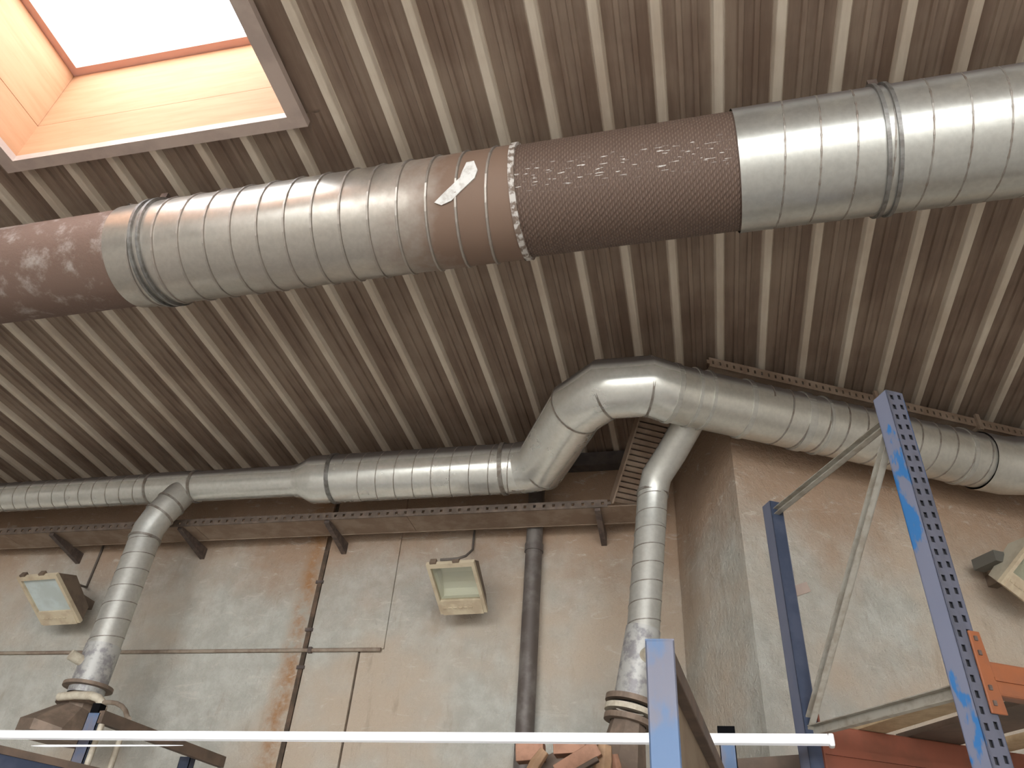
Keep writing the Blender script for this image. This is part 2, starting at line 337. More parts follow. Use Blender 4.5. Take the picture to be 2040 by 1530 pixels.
for i, (x0, x1, y0, y1) in enumerate(SKY):
    wd = empty(f'window_{i+1}', ((x0 + x1) / 2, (y0 + y1) / 2, H), kind='structure')
    zt, T = H + .85, .05
    for za, zb, off in ((H + .015, H + .288, 0), (H + .294, zt - .05, .002)):
        MB().box((x0 - T, y1 + off, za), (x1 + T, y1 + T + off, zb)).build('reveal_board', 'reveal', wd)
        MB().box((x0 - T, y0 - T - off, za), (x1 + T, y0 - off, zb)).build('reveal_board', 'reveal', wd)
        MB().box((x0 - T - off, y0, za), (x0 - off, y1, zb)).build('reveal_board', 'reveal', wd)
        MB().box((x1 + off, y0, za), (x1 + T + off, y1, zb)).build('reveal_board', 'reveal', wd)
    w_, zf = .085, H - .03
    MB().box((x0 - T - .012, y1 + .012, H + .2), (x1 + T + .012, y1 + T + .012, H + .4)).build('reveal_backing', 'joint', wd)
    MB().box((x0 - T - .012, y0, H + .2), (x0 - .012, y1 + .012, H + .4)).build('reveal_backing', 'joint', wd)
    def trimstrip(a, b, c, d):
        MB().hexa([(*a, zf), (*b, zf), (*c, zf), (*d, zf), (*a, zf + .045), (*b, zf + .045), (*c, zf + .045), (*d, zf + .045)]).build('trim_strip', 'trim', wd)
    trimstrip((x0, y1), (x1, y1), (x1 + w_, y1 + w_ * .8), (x0 - w_, y1 + w_ * .8)); trimstrip((x0 - w_, y0 - w_ * .8), (x1 + w_, y0 - w_ * .8), (x1, y0), (x0, y0))
    trimstrip((x0 - w_, y0 - w_ * .8), (x0, y0), (x0, y1), (x0 - w_, y1 + w_ * .8)); trimstrip((x1, y0), (x1 + w_, y0 - w_ * .8), (x1 + w_, y1 + w_ * .8), (x1, y1))
    s_ = .045; za, zb = zt - .045, zt + .03
    for a, b in (((x0 - T, y1 - s_), (x1 + T, y1 + T)), ((x0 - T, y0 - T), (x1 + T, y0 + s_)), ((x0 - T, y0 + s_), (x0 + s_, y1 - s_)), ((x1 - s_, y0 + s_), (x1 + T, y1 - s_))):
        MB().box((*a, za), (*b, zb)).build('sash', 'frame_pink', wd)
    MB().box((x0 + s_ - .01, y0 + s_ - .01, zt), (x1 - s_ + .01, y1 - s_ + .01, zt + .008)).build('pane', 'pane', wd)
    for xa_, xb_ in ((x0 - .3, x0 - T), (x1 + T, x1 + .3)): MB().box((xa_, y0 - .06, H + RH + .004), (xb_, y1 + .06, H + RH + .012)).build('closing_plate', 'pan', wd)
    if True:                                          # lets the renderer find the opening, gives no light of its own
        ld = bpy.data.lights.new('roof_light_portal', 'AREA'); ld.shape = 'RECTANGLE'; ld.size = x1 - x0; ld.size_y = y1 - y0; ld.cycles.is_portal = True
        lo = bpy.data.objects.new('roof_light_portal', ld); col.objects.link(lo); lo.location = ((x0 + x1) / 2, (y0 + y1) / 2, zt + .02)
ld = bpy.data.lights.new('gateway_portal', 'AREA'); ld.shape = 'RECTANGLE'; ld.size = DX1 - DX0; ld.size_y = DZ; ld.cycles.is_portal = True
lo = bpy.data.objects.new('gateway_portal', ld); col.objects.link(lo); lo.location = ((DX0 + DX1) / 2, YF, DZ / 2); lo.rotation_euler = (math.pi / 2, 0, 0)

# dark eaves beam at the wall head
MB().box((XL, WY - .1, H - .12), (INX - .05, WY, H - .005)).build('trim_1', 'beam_dark', kind='structure')

# ------------------------------------------------------------------ large round duct under the roof
BA, BB = V((-9.5, 2.475, 1.6 + 2.905)), V((7.5, 2.268, 1.6 + 3.04))
def bax(x): return BA + (BB - BA) * ((x - BA.x) / (BB.x - BA.x))
bdir = (BB - BA).normalized(); BR = .27
def on_duct(px, py):
    r = ray(px, py); m = EYE - BA; d = bdir
    a = r - d * r.dot(d); b = m - d * m.dot(d); A, B, C = a.dot(a), 2 * a.dot(b), b.dot(b) - BR * BR
    disc = B * B - 4 * A * C
    return EYE + r * ((-B - math.sqrt(max(disc, 0))) / (2 * A))
X1, X2, X3 = on_duct(203, 500).x, on_duct(1022, 370).x, on_duct(1474, 320).x
big = empty('ventilation_duct', bax(-1), 'large round spiral duct with a brown mesh section hung under the roof', 'duct')
MB().tube([bax(BA.x), bax(X1 + .05)], BR - .012, 56).build('coated_section', 'brown_wrap', big, 'brown dust-coated duct section')
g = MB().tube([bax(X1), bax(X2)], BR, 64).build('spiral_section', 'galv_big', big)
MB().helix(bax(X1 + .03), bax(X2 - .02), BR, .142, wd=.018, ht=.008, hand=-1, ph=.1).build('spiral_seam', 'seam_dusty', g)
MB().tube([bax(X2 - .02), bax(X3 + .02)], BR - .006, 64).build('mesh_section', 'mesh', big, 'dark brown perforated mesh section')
g = MB().tube([bax(X3), bax(BB.x)], BR + .004, 64).build('spiral_section', 'galv_clean', big, 'clean silver spiral section')
MB().helix(bax(X3 + .1), bax(BB.x - .02), BR + .004, .142, wd=.013, ht=.002, hand=-1, ph=.3).build('spiral_seam', 'seam', g)
MB().ring(bax(X2 - .005), bdir, BR - .01, BR + .008, .028, 64).build('joint_band', 'worn_white', big, 'worn whitish joint band')
for px in (262, 1772):
    x = on_duct(px, 300 if px > 1000 else 500).x
    cl = MB().ring(bax(x), bdir, BR - .01, BR + .016, .016, 64).ring(bax(x + .045), bdir, BR - .01, BR + .016, .016, 64).build('clamp', 'ring', big)
    c = bax(x + .022)
    MB().box((c.x - .012, c.y - .004, c.z + BR - .01), (c.x + .012, c.y + .004, H + .01)).build('hanger_strap', 'ring', cl)
    th = math.radians(128); MB().obox(c + V((0, math.cos(th), math.sin(th))) * (BR + .025), (.02, 0, 0), (0, .012, 0), (0, 0, .02)).build('clamp_bolt', 'bracket', cl)
poly = [(866, 404), (885, 385), (912, 360), (928, 346), (930, 326), (945, 323), (952, 340), (946, 356), (920, 380), (900, 400), (880, 409)]
pp = [on_duct(*p) for p in poly]
pp = [p + (p - bax(p.x)).normalized() * .008 for p in pp]; cen = sum(pp, V((0, 0, 0))) / len(pp); cen = bax(cen.x) + (cen - bax(cen.x)).normalized() * (BR + .008)
n = len(pp); mid = [(p + cen) / 2 for p in pp]; mid = [bax(p.x) + (p - bax(p.x)).normalized() * (BR + .008) for p in mid]
m = MB().add(pp + mid + [cen], [(i, (i + 1) % n, n + (i + 1) % n, n + i) for i in range(n)] + [(n + i, n + (i + 1) % n, 2 * n) for i in range(n)])
m.add([bax(p.x) + (p - bax(p.x)).normalized() * (BR - .004) for p in pp] + pp, [(i, (i + 1) % n, n + (i + 1) % n, n + i) for i in range(n)])
m.build('paint_splash', 'paint', big, 'white paint splash')

# ------------------------------------------------------------------ duct run along the wall
DZc = 1.6 + 3.0; RS, RL = .122, .185; DY = 4.78
xa = at_y(306, 975, DY).x; xb = at_y(392, 970, DY).x; xr0 = at_z(600, 958, DZc).x; xr1 = at_z(626, 955, DZc).x
wd = empty('wall_duct', (-1, DY, DZc), 'silver duct run stepping from thin to thick and bending around the wall corner', 'duct')
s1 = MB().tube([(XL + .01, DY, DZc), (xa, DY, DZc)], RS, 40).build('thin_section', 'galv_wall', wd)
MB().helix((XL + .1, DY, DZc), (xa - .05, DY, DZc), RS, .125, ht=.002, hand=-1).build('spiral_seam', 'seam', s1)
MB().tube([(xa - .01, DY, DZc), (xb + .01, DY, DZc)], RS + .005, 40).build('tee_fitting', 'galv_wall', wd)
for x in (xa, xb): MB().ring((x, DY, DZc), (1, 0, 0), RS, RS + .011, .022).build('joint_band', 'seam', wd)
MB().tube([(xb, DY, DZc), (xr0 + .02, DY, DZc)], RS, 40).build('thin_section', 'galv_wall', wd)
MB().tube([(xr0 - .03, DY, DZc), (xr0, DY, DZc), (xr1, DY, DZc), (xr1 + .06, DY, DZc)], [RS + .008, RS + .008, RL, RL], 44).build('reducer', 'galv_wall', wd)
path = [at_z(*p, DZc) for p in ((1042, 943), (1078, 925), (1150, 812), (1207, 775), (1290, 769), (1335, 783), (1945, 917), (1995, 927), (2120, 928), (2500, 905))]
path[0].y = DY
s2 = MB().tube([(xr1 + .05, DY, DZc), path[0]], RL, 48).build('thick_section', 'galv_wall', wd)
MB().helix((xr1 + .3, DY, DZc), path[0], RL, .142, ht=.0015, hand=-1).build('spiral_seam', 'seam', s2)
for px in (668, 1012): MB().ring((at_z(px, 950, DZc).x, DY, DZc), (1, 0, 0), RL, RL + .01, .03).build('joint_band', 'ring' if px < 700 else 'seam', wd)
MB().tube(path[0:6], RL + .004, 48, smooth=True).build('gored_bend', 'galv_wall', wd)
def gore(i, par):
    d = ((path[i + 1] - path[i]).normalized() + (path[i] - path[i - 1]).normalized()).normalized()
    MB().ring(path[i], d, RL, RL + .009, .014, 48).build('gore_seam', 'seam', par)
for i in (0, 1, 2, 3, 4): gore(i, wd)
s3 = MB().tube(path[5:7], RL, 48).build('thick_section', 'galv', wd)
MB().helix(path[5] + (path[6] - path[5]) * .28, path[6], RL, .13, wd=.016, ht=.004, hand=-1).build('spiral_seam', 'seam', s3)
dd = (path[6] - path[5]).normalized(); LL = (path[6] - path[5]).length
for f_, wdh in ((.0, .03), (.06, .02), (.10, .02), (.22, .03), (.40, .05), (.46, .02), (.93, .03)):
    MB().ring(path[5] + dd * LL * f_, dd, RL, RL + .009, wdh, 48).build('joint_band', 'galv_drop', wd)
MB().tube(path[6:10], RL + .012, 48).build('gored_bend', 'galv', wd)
for i in (7, 8): gore(i, wd)

# branch ducts down the wall
LD = 4.70
a = at_y(372, 978, DY); b = at_y(318, 1026, LD); c = at_y(297, 1054, LD); c2 = at_y(288, 1075, LD); e1 = V((c2.x, LD, at_y(192, 1300, LD).z)); e2 = V((c2.x, LD, at_y(165, 1385, LD).z))
a.z = DZc
br = empty('branch_duct', e2, 'thin silver branch duct dropping from the tee past the floodlight', 'duct', 'branch ducts down the wall')
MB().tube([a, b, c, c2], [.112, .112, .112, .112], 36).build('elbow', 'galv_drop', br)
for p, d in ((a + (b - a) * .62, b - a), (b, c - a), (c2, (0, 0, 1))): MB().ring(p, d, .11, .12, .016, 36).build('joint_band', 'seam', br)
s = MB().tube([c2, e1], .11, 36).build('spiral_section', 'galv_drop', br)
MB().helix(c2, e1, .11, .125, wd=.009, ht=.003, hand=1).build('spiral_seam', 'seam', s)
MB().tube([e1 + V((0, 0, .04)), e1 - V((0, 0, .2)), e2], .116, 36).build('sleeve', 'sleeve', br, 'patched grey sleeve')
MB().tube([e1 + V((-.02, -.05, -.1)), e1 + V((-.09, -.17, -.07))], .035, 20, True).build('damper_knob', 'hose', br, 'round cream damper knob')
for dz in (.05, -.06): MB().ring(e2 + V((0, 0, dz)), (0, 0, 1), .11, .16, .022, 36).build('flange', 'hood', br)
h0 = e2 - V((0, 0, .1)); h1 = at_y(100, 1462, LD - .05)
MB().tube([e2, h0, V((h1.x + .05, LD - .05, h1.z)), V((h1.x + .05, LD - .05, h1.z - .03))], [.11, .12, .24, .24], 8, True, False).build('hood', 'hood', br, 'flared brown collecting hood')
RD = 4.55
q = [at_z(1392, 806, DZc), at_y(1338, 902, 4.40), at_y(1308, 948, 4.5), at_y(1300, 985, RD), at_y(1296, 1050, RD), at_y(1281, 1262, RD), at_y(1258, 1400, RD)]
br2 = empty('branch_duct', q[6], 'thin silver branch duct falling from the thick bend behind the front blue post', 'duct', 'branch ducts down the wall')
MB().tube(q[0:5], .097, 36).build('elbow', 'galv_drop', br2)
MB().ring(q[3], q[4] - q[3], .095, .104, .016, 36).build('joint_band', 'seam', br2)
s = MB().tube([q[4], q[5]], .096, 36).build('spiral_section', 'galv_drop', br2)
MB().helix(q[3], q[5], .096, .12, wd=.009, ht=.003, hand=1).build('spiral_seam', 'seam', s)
MB().tube([q[5] + (q[4] - q[5]) * .03, q[6]], .101, 36).build('sleeve', 'sleeve', br2, 'patched pale sleeve')
MB().tube([q[5] + (q[6] - q[5]) * .4 + V((.03, -.05, 0)), q[5] + (q[6] - q[5]) * .4 + V((.1, -.16, 0))], .04, 20, True).build('damper_knob', 'hose', br2, 'round cream damper knob')
ax = (q[6] - q[5]).normalized()
for f_ in (0, .05, .1): MB().ring(q[6] + ax * f_, ax, .1, .145 - f_ * .1, .03, 36).build('flange', 'hood' if f_ != .05 else 'hose', br2)
hb = q[6] + ax * .45
MB().tube([q[6] + ax * .08, q[6] + ax * .2, q[6] + ax * .36, q[6] + ax * .52 + V((-.12, 0, 0))], [.09, .11, .15, .1], 8, True, False).build('hood', 'hood', br2, 'flared brown collecting hood')

# ------------------------------------------------------------------ cable trays
TY0, TY1, TZ = 4.935, 5.19, 1.6 + 2.735
tr = empty('cable_tray', (-4, WY, TZ), 'long dusty brown cable tray on brackets along the main wall', 'cable tray')
TX1 = -.30
for k in range(6):
    x0 = XL + .05 + (TX1 - XL) / 6 * k; x1 = XL + .05 + (TX1 - XL) / 6 * (k + 1) - .004
    MB().box((x0, TY0, TZ), (x1, TY1, TZ + .006)).build('tray_base', 'tray', tr)
def rail(p, q_, hgt, slot, parent, mat, nm='side_rail'):      # slotted rail: real slots between two strips
    p, q_ = V(p), V(q_); L = (q_ - p).length; d = (q_ - p).normalized(); m = MB(); upv = V((0, 0, 1)); n_ = int(L / slot)
    m.bar(p + upv * hgt * .16, q_ + upv * hgt * .16, .008, hgt * .32); m.bar(p + upv * hgt * .84, q_ + upv * hgt * .84, .008, hgt * .32)
    for i in range(n_ + 1):
        c = p + d * (L * i / n_) + upv * hgt * .5
        m.bar(c - d * slot * .36, c + d * slot * .36, .008, hgt * .4)
    return m.build(nm, mat, parent)
rail((XL + .05, TY0, TZ - .004), (-.535, TY0, TZ - .004), .06, .07, tr, 'tray_dark')
rail((XL + .05, TY1, TZ - .004), (TX1, TY1, TZ - .004), .06, .07, tr, 'tray')
for px, py in ((162, 1106), (408, 1098), (688, 1090), (1203, 1048)):
    x = at_y(px, py, WY).x
    for _ in (0,):
        h = MB().add([(x - .02, TY0 + .01, TZ - .002), (x - .02, WY + .02, TZ - .002), (x - .02, WY + .02, TZ - .1), (x - .02, TY0 + .01, TZ - .025),
                      (x + .02, TY0 + .01, TZ - .002), (x + .02, WY + .02, TZ - .002), (x + .02, WY + .02, TZ - .1), (x + .02, TY0 + .01, TZ - .025)],
                     [(0, 1, 2, 3), (7, 6, 5, 4), (0, 4, 5, 1), (1, 5, 6, 2), (2, 6, 7, 3), (3, 7, 4, 0)])
        h.build('bracket', 'bracket', tr)
# riser climbing the return wall
rA, rB = V((-.40, 4.985, TZ + .034)), V((-.14, 4.52, 1.6 + 3.22))
rs = empty('cable_tray', rA, 'short brown rung tray climbing beside the bend of the branch duct', 'cable tray')
ad = (rB - rA).normalized(); sw = V((U.x, U.y, 0)); sw = (sw - ad * sw.dot(ad)).normalized(); nn = ad.cross(sw).normalized()
for k in (-1, 1): MB().bar(rA + sw * k * .12, rB + sw * k * .12, .012, .075, nn).build('side_rail', 'tray_dark' if k > 0 else 'tray', rs)
L = (rB - rA).length; NR = 17
for i in range(NR):
    c = rA + ad * (L * (i + .5) / NR); MB().bar(c - sw * .118, c + sw * .118, .03, .014, nn).build('rung', 'tray', rs)
MB().obox((rA + rB) / 2 + nn * (.03 if nn.z > 0 else -.03), ad * L / 2, sw * .115, nn * .002).build('tray_base', 'tray', rs)
MB().bar(rB + U * .12, rB + U * .36 + V((0, 0, .04)), .23, .006).build('tray_link', 'tray', rs)
# tray on the projecting wall above the thick duct
Z3 = 1.6 + 3.285; o0 = CR + U * -.28; o1 = CR + U * 6
t3 = empty('cable_tray', CR + U * 1 + V((0, 0, Z3)), 'slotted brown cable tray behind the thick duct on the projecting wall', 'cable tray')
def off(p, d): q_ = p + N_ * d; return V((q_.x, q_.y, Z3))
MB().add([off(o0, .06), off(o1, .06), off(o1, .33), off(o0, .33)] + [off(p, d) + V((0, 0, .005)) for p, d in ((o0, .06), (o1, .06), (o1, .33), (o0, .33))], [(0, 1, 2, 3), (4, 5, 6, 7), (0, 1, 5, 4), (1, 2, 6, 5), (2, 3, 7, 6), (3, 0, 4, 7)]).build('tray_base', 'tray', t3)
rail(off(o0, .33), off(o1, .33), .075, .05, t3, 'tray'); rail(off(o0, .06), off(o1, .06), .075, .07, t3, 'tray')
for d in (.95, 1.75, 2.55, 3.35):
    p = CR + U * d
    MB().bar(off(p, -.01) - V((0, 0, .015)), off(p, .345) - V((0, 0, .015)), .04, .03).bar(off(p, .345) - V((0, 0, .03)), off(p, .345) + V((0, 0, .1)), .03, .02, N_).build('bracket', 'tray', t3)
# ------------------------------------------------------------------ pipes and conduits on the wall
px_ = -1.125
dp = empty('down_pipe', (px_, WY, 0), 'dark grey vertical down pipe beside the right floodlight', 'pipe')
MB().tube([(px_, WY - .055, 0), (px_, WY - .055, H - .01)], .062, 28).build('pipe_body', 'pipe', dp)
zc = at_y(1060, 1092, WY - .06).z
MB().ring((px_, WY - .055, zc), (0, 0, 1), .06, .07, .06, 28).build('pipe_socket', 'pipe', dp)
MB().ring((px_, WY - .055, 2.2), (0, 0, 1), .06, .07, .06, 28).build('pipe_socket', 'pipe', dp)
cd = empty('conduit', (JX, WY, HZ), 'thin horizontal conduit along the concrete panel joint', 'conduit')
MB().tube([(XL + .02, WY - .012, HZ), (at_y(760, 1295, WY).x, WY - .012, HZ)], .014, 10, True).build('conduit_tube', 'conduit', cd)
for x in (JX + .05,): MB().box((x - .015, WY - .03, HZ - .02), (x + .015, WY + .002, HZ + .02)).build('saddle', 'bracket', cd)
vc = empty('conduit', (JX, WY, 0), 'dark vertical conduit in the rust-stained wall joint', 'conduit')
MB().box((JX - .016, WY - .006, 0), (JX + .016, WY + .03, TZ - .06)).build('conduit_cover', 'joint', vc)
for z in (at_y(612, 1255, WY).z, at_y(590, 1330, WY).z, at_y(640, 1160, WY).z): MB().box((JX - .03, WY - .014, z - .012), (JX + .03, WY, z + .012)).build('saddle', 'bracket', vc)

# ------------------------------------------------------------------ floodlights
def floodlight(TL, TR, BL, label, wallp, walln, gmat='lamp_glass', hmat='lamp_side'):
    TL, TR, BL = V(TL), V(TR), V(BL)
    dn = (BL - TL); hh = dn.length; dn.normalize(); rt = TR - TL; ww = rt.length; rt = (rt - dn * rt.dot(dn)).normalized(); fr = rt.cross(dn)
    if fr.dot(EYE - TL) < 0: fr = -fr
    C = TL + rt * ww / 2 + dn * hh / 2
    root = empty('floodlight', C, label, 'floodlight', 'floodlights on the walls')
    P = lambda a, b, c: C + rt * (a * ww / 2) + dn * (b * hh / 2) + fr * c
    b0, g0, g1 = .86, -.84, .48          # glass between g0 and g1 down the face
    m = MB()
    m.hexa([P(-1, -1, 0), P(-b0, -1, 0), P(-b0, 1, 0), P(-1, 1, 0), P(-1, -1, .03), P(-b0, -1, .03), P(-b0, 1, .03), P(-1, 1, .03)])
    m.hexa([P(b0, -1, 0), P(1, -1, 0), P(1, 1, 0), P(b0, 1, 0), P(b0, -1, .03), P(1, -1, .03), P(1, 1, .03), P(b0, 1, .03)])
    m.hexa([P(-b0, -1, 0), P(b0, -1, 0), P(b0, g0, 0), P(-b0, g0, 0), P(-b0, -1, .03), P(b0, -1, .03), P(b0, g0, .03), P(-b0, g0, .03)])
    m.hexa([P(-b0, g1, 0), P(b0, g1, 0), P(b0, 1, 0), P(-b0, 1, 0), P(-b0, g1, .028), P(b0, g1, .028), P(b0, 1, .04), P(-b0, 1, .04)])
    fo = m.build('front_frame', 'lamp_body', root)
    MB().hexa([P(-b0, g0, .006), P(b0, g0, .006), P(b0, g1, .006), P(-b0, g1, .006), P(-b0, g0, .012), P(b0, g0, .012), P(b0, g1, .012), P(-b0, g1, .012)]).build('glass', gmat, root)
    # reflector: curved trough behind the glass
    rv, rf, K = [], [], 9
    for i in range(K):
        t = i / (K - 1); b = g0 + (g1 - g0) * t; dep = -.005 - .1 * math.sin(math.pi * (t * .9 + .05)) ** .8
        rv += [P(-b0 + .08, b, dep), P(b0 - .08, b, dep)]
        if i: rf.append((2 * i - 2, 2 * i - 1, 2 * i + 1, 2 * i))
    rv += [P(-b0, g0, 0), P(b0, g0, 0), P(b0, g1, 0), P(-b0, g1, 0)]; z0 = 2 * K
    rf += [(z0, z0 + 3) + tuple(2 * i for i in range(K - 1, -1, -1)), (z0 + 1, z0 + 2) + tuple(2 * i + 1 for i in range(K - 1, -1, -1)), (z0, z0 + 1, 1, 0), (z0 + 2, z0 + 3, 2 * K - 2, 2 * K - 1)]
    MB().add(rv, rf).build('reflector', 'reflector', root)
    # housing: sloped back
    MB().add([P(-.98, -.98, 0), P(.98, -.98, 0), P(.98, .98, 0), P(-.98, .98, 0), P(-.8, -.35, -.16), P(.8, -.35, -.16), P(.8, .9, -.13), P(-.8, .9, -.13)], [(4, 5, 6, 7), (0, 1, 5, 4), (1, 2, 6, 5), (2, 3, 7, 6), (3, 0, 4, 7)]).build('housing', hmat, root)
    for k in (-.7, .25): MB().obox(P(k, -1.02, .008), rt * .022, dn * .012, fr * .02).build('hinge_clip', 'lamp_side', root)
    m = MB()
    for k in range(6): m.obox(P(-.72 + k * .22, .74, .036), rt * .012, dn * .006, fr * .003)
    m.build('embossed_mark', 'lamp_body', fo)
    # stirrup to the wall
    q0 = P(0, .2, -.14); d_ = (wallp - q0).dot(walln); q1 = q0 + walln * d_
    MB().bar(P(-.6, .2, -.13), P(.6, .2, -.13), .03, .02, dn).bar(q0, q1 + walln * .03 * (1 if d_ > 0 else -1), .07, .07).build('mount', 'lamp_side', root)
    return P, root
def fl_y(px, py, y): return at_y(px, py, y)
P1, f1 = floodlight(fl_y(850, 1120, 4.74), fl_y(946, 1117, 4.74), fl_y(880, 1218, 5.14), 'cream floodlight with clear glass between rusty joint and down pipe', V((0, WY, 0)), V((0, -1, 0)))
P2, f2 = floodlight(fl_y(38, 1146, 4.74), fl_y(119, 1145, 4.74), fl_y(88, 1240, 5.14), 'cream floodlight with milky glass beside the branch duct tee', V((0, WY, 0)), V((0, -1, 0)), 'milky')
def fcable(root, pts): MB().tube(pts, .009, 8).build('lamp_cable', 'cable', root)
c_t = at_y(945, 1060, WY - .012)
fcable(f1, [V((c_t.x, WY - .012, TZ + .12)), V((c_t.x, WY - .012, at_y(942, 1095, WY - .012).z)), P1(.62, -1.04, -.03), P1(.3, -1.06, .0), P1(-.4, -1.06, 0.)])
c_t = at_y(203, 1095, WY - .012)
fcable(f2, [V((c_t.x, WY - .012, TZ + .12)), V((c_t.x, WY - .012, at_y(172, 1170, WY - .012).z)), P2(.75, -.1, -.13)])
fw = lambda px, py, d: at_plane(px, py, CR + N_ * d, N_)
P3, f3 = floodlight(fw(2062, 1060, .50), fw(2160, 1090, .50), fw(1986, 1158, .26), 'cream floodlight on the projecting wall beyond the racking', CR, N_, 'lamp_glass', 'lamp_cream')
MB().bar(fw(1948, 1128, .1), fw(1992, 1108, .28), .08, .07).build('side_arm', 'grey_cap', f3)
MB().bar(fw(1975, 1112, .0), fw(1990, 1118, .2), .05, .04).build('wall_plate', 'grey_cap', f3)

# ------------------------------------------------------------------ pallet racking
def upright(name, parent, p, top, wdt, dep, fdir, sdir, mats, holes=False, z0=0.):
    """post: side skins and a perforated front skin facing fdir; p is the front left corner"""
    p = V((p[0], p[1], 0)); f_ = V(fdir); s_ = V(sdir); th = .004; zz = V((0, 0, 1))
    m = MB()
    def slab(a, b, c, d, z_0, z_1): m.hexa([V((q.x, q.y, z_0)) for q in (a, b, c, d)] + [V((q.x, q.y, z_1)) for q in (a, b, c, d)])
    slab(p, p + s_ * th, p + s_ * th - f_ * dep, p - f_ * dep, z0, top)
    slab(p + s_ * (wdt - th), p + s_ * wdt, p + s_ * wdt - f_ * dep, p + s_ * (wdt - th) - f_ * dep, z0, top)
    for k in (0, 1):
        a = p - f_ * dep + s_ * (0 if k == 0 else wdt - .02); slab(a, a + s_ * .02, a + s_ * .02 + f_ * th, a + f_ * th, z0, top)
    body = m.build(name, mats[0], parent)
    m = MB()
    if holes:
        pitch, hw, hh = .0505, .016, .024; n_ = int((top - 1.3) / pitch); zb = top - n_ * pitch
        def rect(u0, u1, v0, v1): m.hexa([p + s_ * u0 + zz * v0, p + s_ * u1 + zz * v0, p + s_ * u1 + zz * v0 - f_ * th, p + s_ * u0 + zz * v0 - f_ * th] + [p + s_ * u0 + zz * v1, p + s_ * u1 + zz * v1, p + s_ * u1 + zz * v1 - f_ * th, p + s_ * u0 + zz * v1 - f_ * th])
        cs = (wdt * .27, wdt * .74)
        rect(0, cs[0] - hw / 2, zb, top); rect(cs[0] + hw / 2, cs[1] - hw / 2, zb, top); rect(cs[1] + hw / 2, wdt, zb, top); rect(0, wdt, z0, zb)
        for j, c in enumerate(cs):
            e_ = .4 * pitch if j == 0 else .0; zl = zb
            for i in range(n_):
                v0 = zb + i * pitch + .012 + (0 if j else -.008); rect(c - hw / 2, c + hw / 2, zl, v0); zl = v0 + hh
            rect(c - hw / 2, c + hw / 2, zl, top)
        fo = m.build('perforated_face', mats[1], body)
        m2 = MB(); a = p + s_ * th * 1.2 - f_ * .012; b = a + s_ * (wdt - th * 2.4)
        m2.hexa([V((q.x, q.y, zb)) for q in (a, b, b - f_ * .003, a - f_ * .003)] + [V((q.x, q.y, top)) for q in (a, b, b - f_ * .003, a - f_ * .003)]).build('hole_shade', 'dark_in', body)  # near-black sheet put in as the shade behind the holes
    else:
        slab2 = [p, p + s_ * wdt, p + s_ * wdt - f_ * th, p - f_ * th]
        m.hexa([V((q.x, q.y, z0)) for q in slab2] + [V((q.x, q.y, top)) for q in slab2]).build('front_face', mats[1], body)
    return body
RTOP = 1.6 + 2.1
pb = at_z(1790, 772, RTOP); pf = V((pb.x - .012, pb.y, 0)); W8 = .08
pf = at_z(1764, 776, RTOP); rear = at_z(1533, 997, RTOP)
rk = empty('pallet_rack', (pf.x, pf.y, 0), 'tall worn blue rack upright frame with pale braces before the projecting wall', 'rack')
upright('post', rk, pf, RTOP, W8, .085, N_, U, ('blue', 'blue_grey'), True)
upright('post', rk, (rear.x, rear.y), RTOP, .07, .075, N_, U, ('blue_rear', 'navy'))
fc, rc = V((pf.x, pf.y, 0)) + U * .03 - N_ * .06, V((rear.x, rear.y, 0)) + U * .03 - N_ * .02
def on(pl, z): return V((pl.x, pl.y, z))
zf = lambda y: z_on((fc.x, fc.y), y); zr = lambda y: z_on((rc.x, rc.y), y)
for y0, y1, wv in ((838, 1022, .035), (852, 1452, .04), (1375, 1458, .045)):
    MB().channel(on(fc, zf(y0)), on(rc, zr(y1)), wv, .03, .004, -U).build('brace', 'brace', rk)
z = 1.2
while z > .2: MB().channel(on(fc, z), on(rc, z), .04, .03, .004, -U).build('brace', 'brace', rk); z -= .7
MB().bar(on(rc, z_on((rc.x, rc.y), 1178)) + U * .03, on(rc, z_on((rc.x, rc.y), 1178)) + U * .13 - N_ * .02 + V((0, 0, .05)), .03, .05).build('wall_tie', 'trim', rk)
# beams
BZ1, BZ0 = z_on((pf.x + .1, pf.y), 1308), z_on((pf.x + .1, pf.y), 1378)
ob = empty('beam', on(pf, BZ0), 'orange beam hooked on the perforated post', parent=rk)
sP = V((pf.x, pf.y, 0)) + U * (W8 * .62) + N_ * .006
def on2(p, d, o_, z): q_ = p + U * d + N_ * o_; return V((q_.x, q_.y, z))
MB().hexa([on2(sP, .03, 0, BZ0), on2(sP, 2.6, 0, BZ0), on2(sP, 2.6, -.05, BZ0), on2(sP, .03, -.05, BZ0), on2(sP, .03, 0, BZ1), on2(sP, 2.6, 0, BZ1), on2(sP, 2.6, -.05, BZ1), on2(sP, .03, -.05, BZ1)]).build('beam_tube', 'orange', ob, bevel=.008)
MB().bar(on2(sP, .05, .002, (BZ0 + BZ1) / 2 - .004), on2(sP, 2.58, .002, (BZ0 + BZ1) / 2 - .004), .008, .012).build('beam_rib', 'orange', ob)
ZA, ZB = z_on((pf.x, pf.y), 1252), z_on((pf.x + .03, pf.y), 1418)
MB().hexa([on2(sP, 0, -.004, ZB), on2(sP, .062, -.004, ZB), on2(sP, .062, .004, ZB), on2(sP, 0, .004, ZB), on2(sP, 0, -.004, ZA), on2(sP, .045, -.004, ZA), on2(sP, .045, .004, ZA), on2(sP, 0, .004, ZA)]).build('end_connector', 'orange', ob, bevel=.003)
for f_ in (.12, .3, .72, .9): MB().obox(on2(sP, .02, .005, ZB + (ZA - ZB) * f_), U * .006, N_ * .004, V((0, 0, .008))).build('hook', 'bracket', ob)
